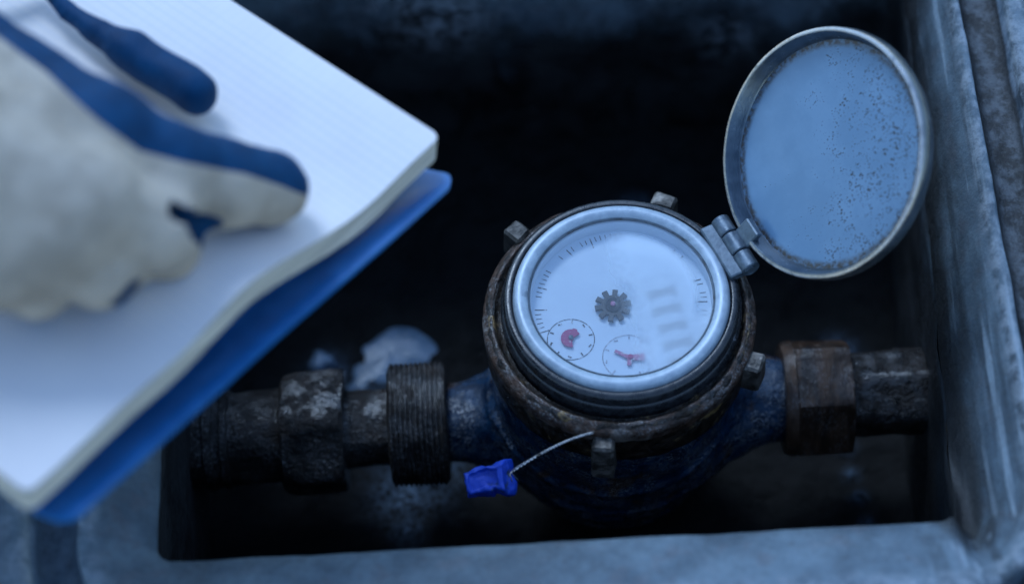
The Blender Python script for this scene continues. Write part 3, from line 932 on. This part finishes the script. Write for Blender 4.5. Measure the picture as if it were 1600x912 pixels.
right = thing("outlet_pipe", "dark pipe with brown brass hex nut between the meter and the right wall", "pipe", (0.1, 0, ZR))
prof = [(0.0628, 0.010), (0.0628, 0.0195), (0.0630, 0.0212), (0.0650, 0.0222), (0.0672, 0.0224), (0.0676, 0.0238), (0.0868, 0.0238), (0.0884, 0.0228), (0.0888, 0.0210), (0.0888, 0.010)]
pipe_part("hex_nut", prof, ZR, M["nut_brass"], right, 144, rfun=lambda r, t, i: min(r, 0.0206 / math.cos(((t + R(38)) % (math.pi / 3)) - math.pi / 6)) if 5 <= i <= 7 else r, amp=0.0003)
prof = [(0.088, 0.008), (0.088, 0.0162), (0.094, 0.0165), (0.1065, 0.0165), (0.1068, 0.0172), (0.112, 0.0172), (0.118, 0.0170), (0.118, 0.008)]
pipe_part("pipe_end", prof, ZR + 0.0008, M["rust"], right, 96, rfun=lambda r, t, i: min(r, 0.0152 / math.cos(((t + R(8)) % (math.pi / 3)) - math.pi / 6)) if r > 0.01 else r, amp=0.0008)

# ------------------------------------------------------------------ seal on its wire
seal_c = np.array((-0.0512, -0.060, 0.1031))
seal = thing("seal_tag", "bright blue plastic seal hanging on twisted wire from the brass collar", "seal", tuple(seal_c))
w0 = np.array((-0.0424, -0.0575, 0.1040)); w1 = np.array((-0.0204, -0.0505, 0.1168)); w2 = np.array((-0.0125, -0.0500, 0.1165))
sx = (w0 - w1); sx /= np.linalg.norm(sx); 
def seal_fn(X, Y, Z):
    d = smax(smax(np.abs(X) - 0.0088 + Z * 0.25, np.abs(Y) - 0.0056 - X * 0.10 + Z * 0.15, 0.0008), np.abs(Z) - 0.0042 - 0.05 * X, 0.0008)
    notch = np.sqrt((X - 0.004) ** 2 + (Y + 0.0064) ** 2) - 0.0022
    d = smax(d, -notch, 0.001)
    b = np.sqrt((X - 0.0068) ** 2 + (Y + 0.0030) ** 2 + (Z + 0.003) ** 2) - 0.0040
    d = smin(d, b, 0.0015)
    dish = np.sqrt((X + 0.0005) ** 2 + (Y - 0.0008) ** 2 + (Z - 0.0125) ** 2) - 0.0088
    d = smax(d, -dish, 0.0008)
    rec = np.maximum(np.maximum(np.abs(X + 0.0006) - 0.0060, np.abs(Y - 0.0006) - 0.0034), 0.0028 - Z)
    return smax(d, -rec, 0.0006)
v, f = surface_nets(seal_fn, (-0.0115, -0.0095, -0.0085), (0.0125, 0.009, 0.0075), 0.0004)
v = v + np.array([noise.noise_vector(Vector(p) * 170) for p in v]) * 0.0013
v = v + np.array([noise.noise_vector(Vector(p) * 420) for p in v]) * 0.0004
v = v * 0.90
ea = np.array((0.965, 0.0, 0.262)); ea /= np.linalg.norm(ea)
ec = np.array((-0.2, -0.42, 0.88)); ec -= ea * (ec @ ea); ec /= np.linalg.norm(ec)
eb = np.cross(ec, ea)
obj("seal_body", frame_xf(v, seal_c, ea, eb, ec), f, M["seal"], seal, angle=180)
def strand(ph, nm):
    path = []
    n_ = 150
    for i in range(n_ + 1):
        t = i / n_
        p = w0 * (1 - t) ** 2 + 2 * (w1 + np.array((-0.004, 0, -0.0015))) * t * (1 - t) + w2 * t * t
        p = p + np.array((0, 0, -0.0012)) * math.sin(math.pi * t) + np.array((0.0006, 0, 0.0008)) * math.sin(5 * t)
        a = ph + t * 2 * math.pi * 14
        s = 0.00040 * (1 + 0.7 * max(0, 0.25 - t) * 4)
        p = p + s * (math.cos(a) * np.array((0.35, -0.3, 0.88)) + math.sin(a) * np.array((-0.3, -0.95, -0.1)))
        path.append(p)
    b0 = seal_c + ea * 0.006 + eb * (0.001 if ph else -0.001)
    path = [b0 * (1 - k / 6) + np.array(path[0]) * (k / 6) for k in range(6)] + path
    v, f = tube(path, 0.00028, 7)
    obj("wire", v, f, M["wire"], seal, angle=180)
strand(0.0, 1); strand(math.pi, 2)
# flared loose ends
for k, d in enumerate(((-0.4, 0.1, 0.8), (0.5, -0.2, -0.5), (0.1, -0.5, 0.3))):
    p0 = w0 + np.array((-0.001, 0, 0)); d = np.array(d); d /= np.linalg.norm(d)
    v, f = tube([p0 + d * 0.005 * t + np.array((0, 0, -0.002)) * t * t for t in np.linspace(0, 1, 7)], 0.00022, 6)
    obj("wire", v, f, M["wire"], seal, angle=180)

# ------------------------------------------------------------------ notebook, in its own frame: X along the short edge, Y along the near edge, Z up
A = np.array((-0.0594, 0.0062, 0.22)); E1 = np.array((-0.6458, -0.7464, 0.1607)); E2 = np.array((-0.7551, 0.6555, 0.0103)); NN = np.array((0.1131, 0.1147, 0.9869))
E1 /= np.linalg.norm(E1); E2 -= E1 * (E1 @ E2); E2 /= np.linalg.norm(E2); NN = np.cross(E2, E1)
nb = Matrix.Identity(4)
for i in range(3):
    nb[i][0], nb[i][1], nb[i][2], nb[i][3] = E2[i], E1[i], NN[i], A[i]
note = thing("notebook", "open ruled notebook with thick white pages over a bright blue cover", "notebook", mat=nb)
LN, WN = 0.1872, 0.175
def wave(x, y):
    t = y / LN
    k = math.exp(-(x / 0.11) ** 2)
    return (0.0088 * math.exp(-((t - 0.50) / 0.14) ** 2) - 0.0035 * math.exp(-((t - 0.20) / 0.11) ** 2) + 0.0030 * math.exp(-((t - 0.78) / 0.12) ** 2)) * k - 0.10 * max(0, x - 0.02) ** 2 * 0
def slab(x0, x1, y0, y1, zt, zb, cr, nx=44, ny=72, wav=1.0, inset=0.0):
    """wavy slab with rounded corners; the top and bottom sheets share the wave"""
    def pt(u, w):
        x = x0 + (x1 - x0) * u; y = y0 + (y1 - y0) * w
        # pull the corners in along a circle
        for cx, sx in ((x0, 1), (x1, -1)):
            for cy, sy in ((y0, 1), (y1, -1)):
                dx, dy = (x - cx) * sx, (y - cy) * sy
                if dx < cr and dy < cr:
                    q = math.hypot(cr - dx, cr - dy); m_ = max(cr - dx, cr - dy)
                    if q > 1e-9:
                        s = m_ / q
                        x = cx + sx * (cr - (cr - dx) * s); y = cy + sy * (cr - (cr - dy) * s)
        return x, y
    us = sorted(set([0] + [cr / (x1 - x0) * k / 4 for k in range(5)] + [i / nx for i in range(nx + 1)] + [1 - cr / (x1 - x0) * k / 4 for k in range(5)]))
    ws = sorted(set([0] + [cr / (y1 - y0) * k / 4 for k in range(5)] + [i / ny for i in range(ny + 1)] + [1 - cr / (y1 - y0) * k / 4 for k in range(5)]))
    top, bot = [], []
    for u in us:
        for w in ws:
            x, y = pt(u, w)
            h = wave(x, y) * wav
            top.append((x, y, zt + h)); bot.append((x, y, zb + h))
    a, b = len(us), len(ws)
    vs = top + bot; o = a * b
    ftop = [(i * b + j, (i + 1) * b + j, (i + 1) * b + j + 1, i * b + j + 1) for i in range(a - 1) for j in range(b - 1)]
    fbot = [tuple(o + k for k in reversed(q)) for q in ftop]
    ring = [i * b for i in range(a)] + [(a - 1) * b + j for j in range(1, b)] + [i * b + b - 1 for i in range(a - 2, -1, -1)] + [j for j in range(b - 2, 0, -1)]
    fs_ = [(ring[k], o + ring[k], o + ring[(k + 1) % len(ring)], ring[(k + 1) % len(ring)]) for k in range(len(ring))]
    return vs, ftop, fbot, fs_
vs_, ft, fb, fside = slab(0, WN, 0, LN, -0.0005, -0.0100, 0.0034)
obj("page_block", vs_, ft + fb + fside, M["page_edge"], note, world=False, angle=50)
vs_, ft, fb, fside = slab(0.0002, WN, 0.0002, LN - 0.0002, 0.0, -0.0004, 0.0034)
obj("page", vs_, ft + fb + fside, M["page"], note, world=False, angle=50)
vs_, ft, fb, fside = slab(-0.0088, WN + 0.004, 0.0008, LN - 0.0055, -0.0150, -0.0172, 0.006, wav=0.12)
cv = np.array(vs_)
tcv = np.clip((cv[:, 0] + 0.0088) / 0.016, 0, 1)
cv[:, 2] += 0.0015 - 0.0060 * tcv * tcv * (3 - 2 * tcv)
obj("cover", cv, ft + fb + fside, M["cover"], note, world=False, angle=50)

# ------------------------------------------------------------------ gloved hand on the page (millimetres in the notebook's frame)
hand = thing("gloved_hand", "hand in an off-white knit work glove with blue coated palm pointing across the notebook page", "gloved hand", mat=nb @ Matrix.Translation((0.086, 0.146, 0.03)))
J = dict(wrist=(86, 146.5, 46), imcp=(54, 101, 40), ipip=(33.4, 90, 33), idip=(24.2, 78, 23), itip=(18.0, 63.5, 14),
         mmcp=(36, 124, 44), mpip=(20, 109, 32), mdip=(26, 102, 15), mtip=(35, 106, 12),
         rmcp=(39, 136, 38), rpip=(27, 128, 25), rdip=(33, 121, 12), pmcp=(48, 150, 31), ppip=(41, 141, 20), pdip=(46, 138, 11),
         t0=(169, 92, 26), t1=(123, 46.5, 7), ta=(143.8, 43, 10), t2=(96, 46, 8), t3=(66, 45.5, 8.5), arm=(150, 215, 62), palm=(80, 112, 38), web=(150, 104, 40))
def hand_fn(X, Y, Z):
    c = lambda a, b, r0, r1: capsule(X, Y, Z, J[a], J[b], r0, r1)
    d = c("wrist", "imcp", 25, 15)
    d = smin(d, c("wrist", "mmcp", 25, 16), 9)
    d = smin(d, c("wrist", "rmcp", 24, 15), 9)
    d = smin(d, c("wrist", "pmcp", 23, 13.5), 9)
    d = smin(d, c("imcp", "mmcp", 14, 14), 6)
    d = smin(d, c("mmcp", "rmcp", 14, 13.5), 6)
    d = smin(d, c("wrist", "arm", 26, 30), 10)
    d = smin(d, c("wrist", "palm", 24, 18), 10)
    d = smin(d, c("imcp", "web", 14.5, 19), 10)
    mid = smin(smin(c("mmcp", "mpip", 14, 12.2), c("mpip", "mdip", 12.2, 11), 3), c("mdip", "mtip", 11, 10), 3)
    d = smin(d, mid, 3.5)
    rg = smin(smin(c("rmcp", "rpip", 13, 11.5), c("rpip", "rdip", 11.5, 10.5), 3), c("rdip", "mtip", 10.5, 10), 3)
    d = smin(d, rg, 3)
    pk = smin(c("pmcp", "ppip", 12.5, 10.5), c("ppip", "pdip", 10.5, 9.5), 3)
    d = smin(d, pk, 3)
    ix = smin(smin(c("imcp", "ipip", 15, 14), c("ipip", "idip", 14, 13.2), 4), c("idip", "itip", 13.2, 12.2), 4)
    d = smin(d, ix, 5)
    d = smax(d, -capsule(X, Y, Z, (18, 109, 39.5), (13, 105, 35.5), 5.0, 4.4), 1.2)
    d = smax(d, -capsule(X, Y, Z, (13, 105, 35.5), (12, 97, 28), 4.4, 5.0), 1.2)
    d = smax(d, -capsule(X, Y, Z, (22, 105, 32), (17, 93, 20), 4.6, 4.4), 1.2)
    d = smax(d, -capsule(X, Y, Z, (29, 134, 27), (17, 127, 22), 4.0, 4.0), 2)
    th = smin(smin(smin(c("t0", "ta", 7, 3), c("ta", "t1", 3, 3.2), 2), c("t1", "t2", 3.2, 6.6), 3), c("t2", "t3", 6.6, 7.4), 3)
    d = smin(d, th, 2)
    d = smin(d, c("wrist", "t0", 24, 12), 10)
    return d
v, f = surface_nets(hand_fn, (-6, 30, -3), (182, 236, 98), 1.7)
for _ in range(5):      # relax the grid a little
    acc = np.zeros_like(v); cn = np.zeros(len(v))
    for a, b in ((0, 1), (1, 2), (2, 3), (3, 0)):
        np.add.at(acc, f[:, a], v[f[:, b]]); np.add.at(cn, f[:, a], 1)
    v = 0.5 * v + 0.5 * acc / cn[:, None]
nr = vnormals(v, f)
wr = vnoise(v, 0.055, 3)
v = v + nr * (wr * 0.9)[:, None]
# edge of the dipped coating: along the index finger and the thumb side of the hand, traced over the glove's back
slant = np.array((-0.34, 0.53, 0.78))
q = v - slant * (v[:, 2:3] / slant[2])
edge_y = np.interp(q[:, 0], [-5, 11.6, 20.8, 29.7, 44.3, 57, 72.6, 96.1, 117, 139.8, 175], [46, 48.5, 51, 54, 62.5, 68, 67, 63.5, 62.5, 63, 61])
coat = (edge_y - q[:, 1]) / 8
coat = np.maximum(coat, -nr[:, 2] - 0.55)
for p_, q_, r_ in (((18, 109, 39.5), (13, 105, 35.5), 5.4), ((13, 105, 35.5), (12, 97, 28), 5.4), ((22, 105, 32), (17, 93, 20), 5.6), ((29, 134, 27), (17, 127, 22), 5.5)):     # coated insides of the folded fingers, also painted dark as shaded gaps
    sd_ = np.min([np.linalg.norm(v - (np.array(p_) * (1 - t) + np.array(q_) * t), axis=1) for t in np.linspace(0, 1, 9)], axis=0)
    coat = np.maximum(coat, (r_ - sd_) / 6)
tdist = np.min([np.linalg.norm(v - (np.array(J["t1"]) * (1 - t) + np.array(J[e]) * t), axis=1) for e, t in [("t2", k / 6) for k in range(7)]] + [np.linalg.norm(v - (np.array(J["t2"]) * (1 - k / 6) + np.array(J["t3"]) * k / 6), axis=1) for k in range(7)], axis=0)
coat = np.maximum(coat, (10.5 - tdist) * 0.15)
nm = np.array(nb); v_l = v / 1000
vw = v_l @ nm[:3, :3].T + nm[:3, 3]
obj("glove", vw, f, M["glove"], hand, angle=180, attrs={"coating": coat})
pa, pb = np.array(J["arm"]) / 1000, np.array(J["arm"]) / 1000 + (np.array(J["arm"]) - np.array(J["wrist"])) / 1000 * 3.2
path = [pa * (1 - t) + pb * t for t in np.linspace(-0.08, 1, 24)]
path = [p @ nm[:3, :3].T + nm[:3, 3] for p in path]
v, f = tube(path, lambda t: 0.035 + 0.010 * t + 0.0012 * math.sin(t * 60), 40)
obj("sleeve", v, f, M["sleeve"], hand, angle=180)
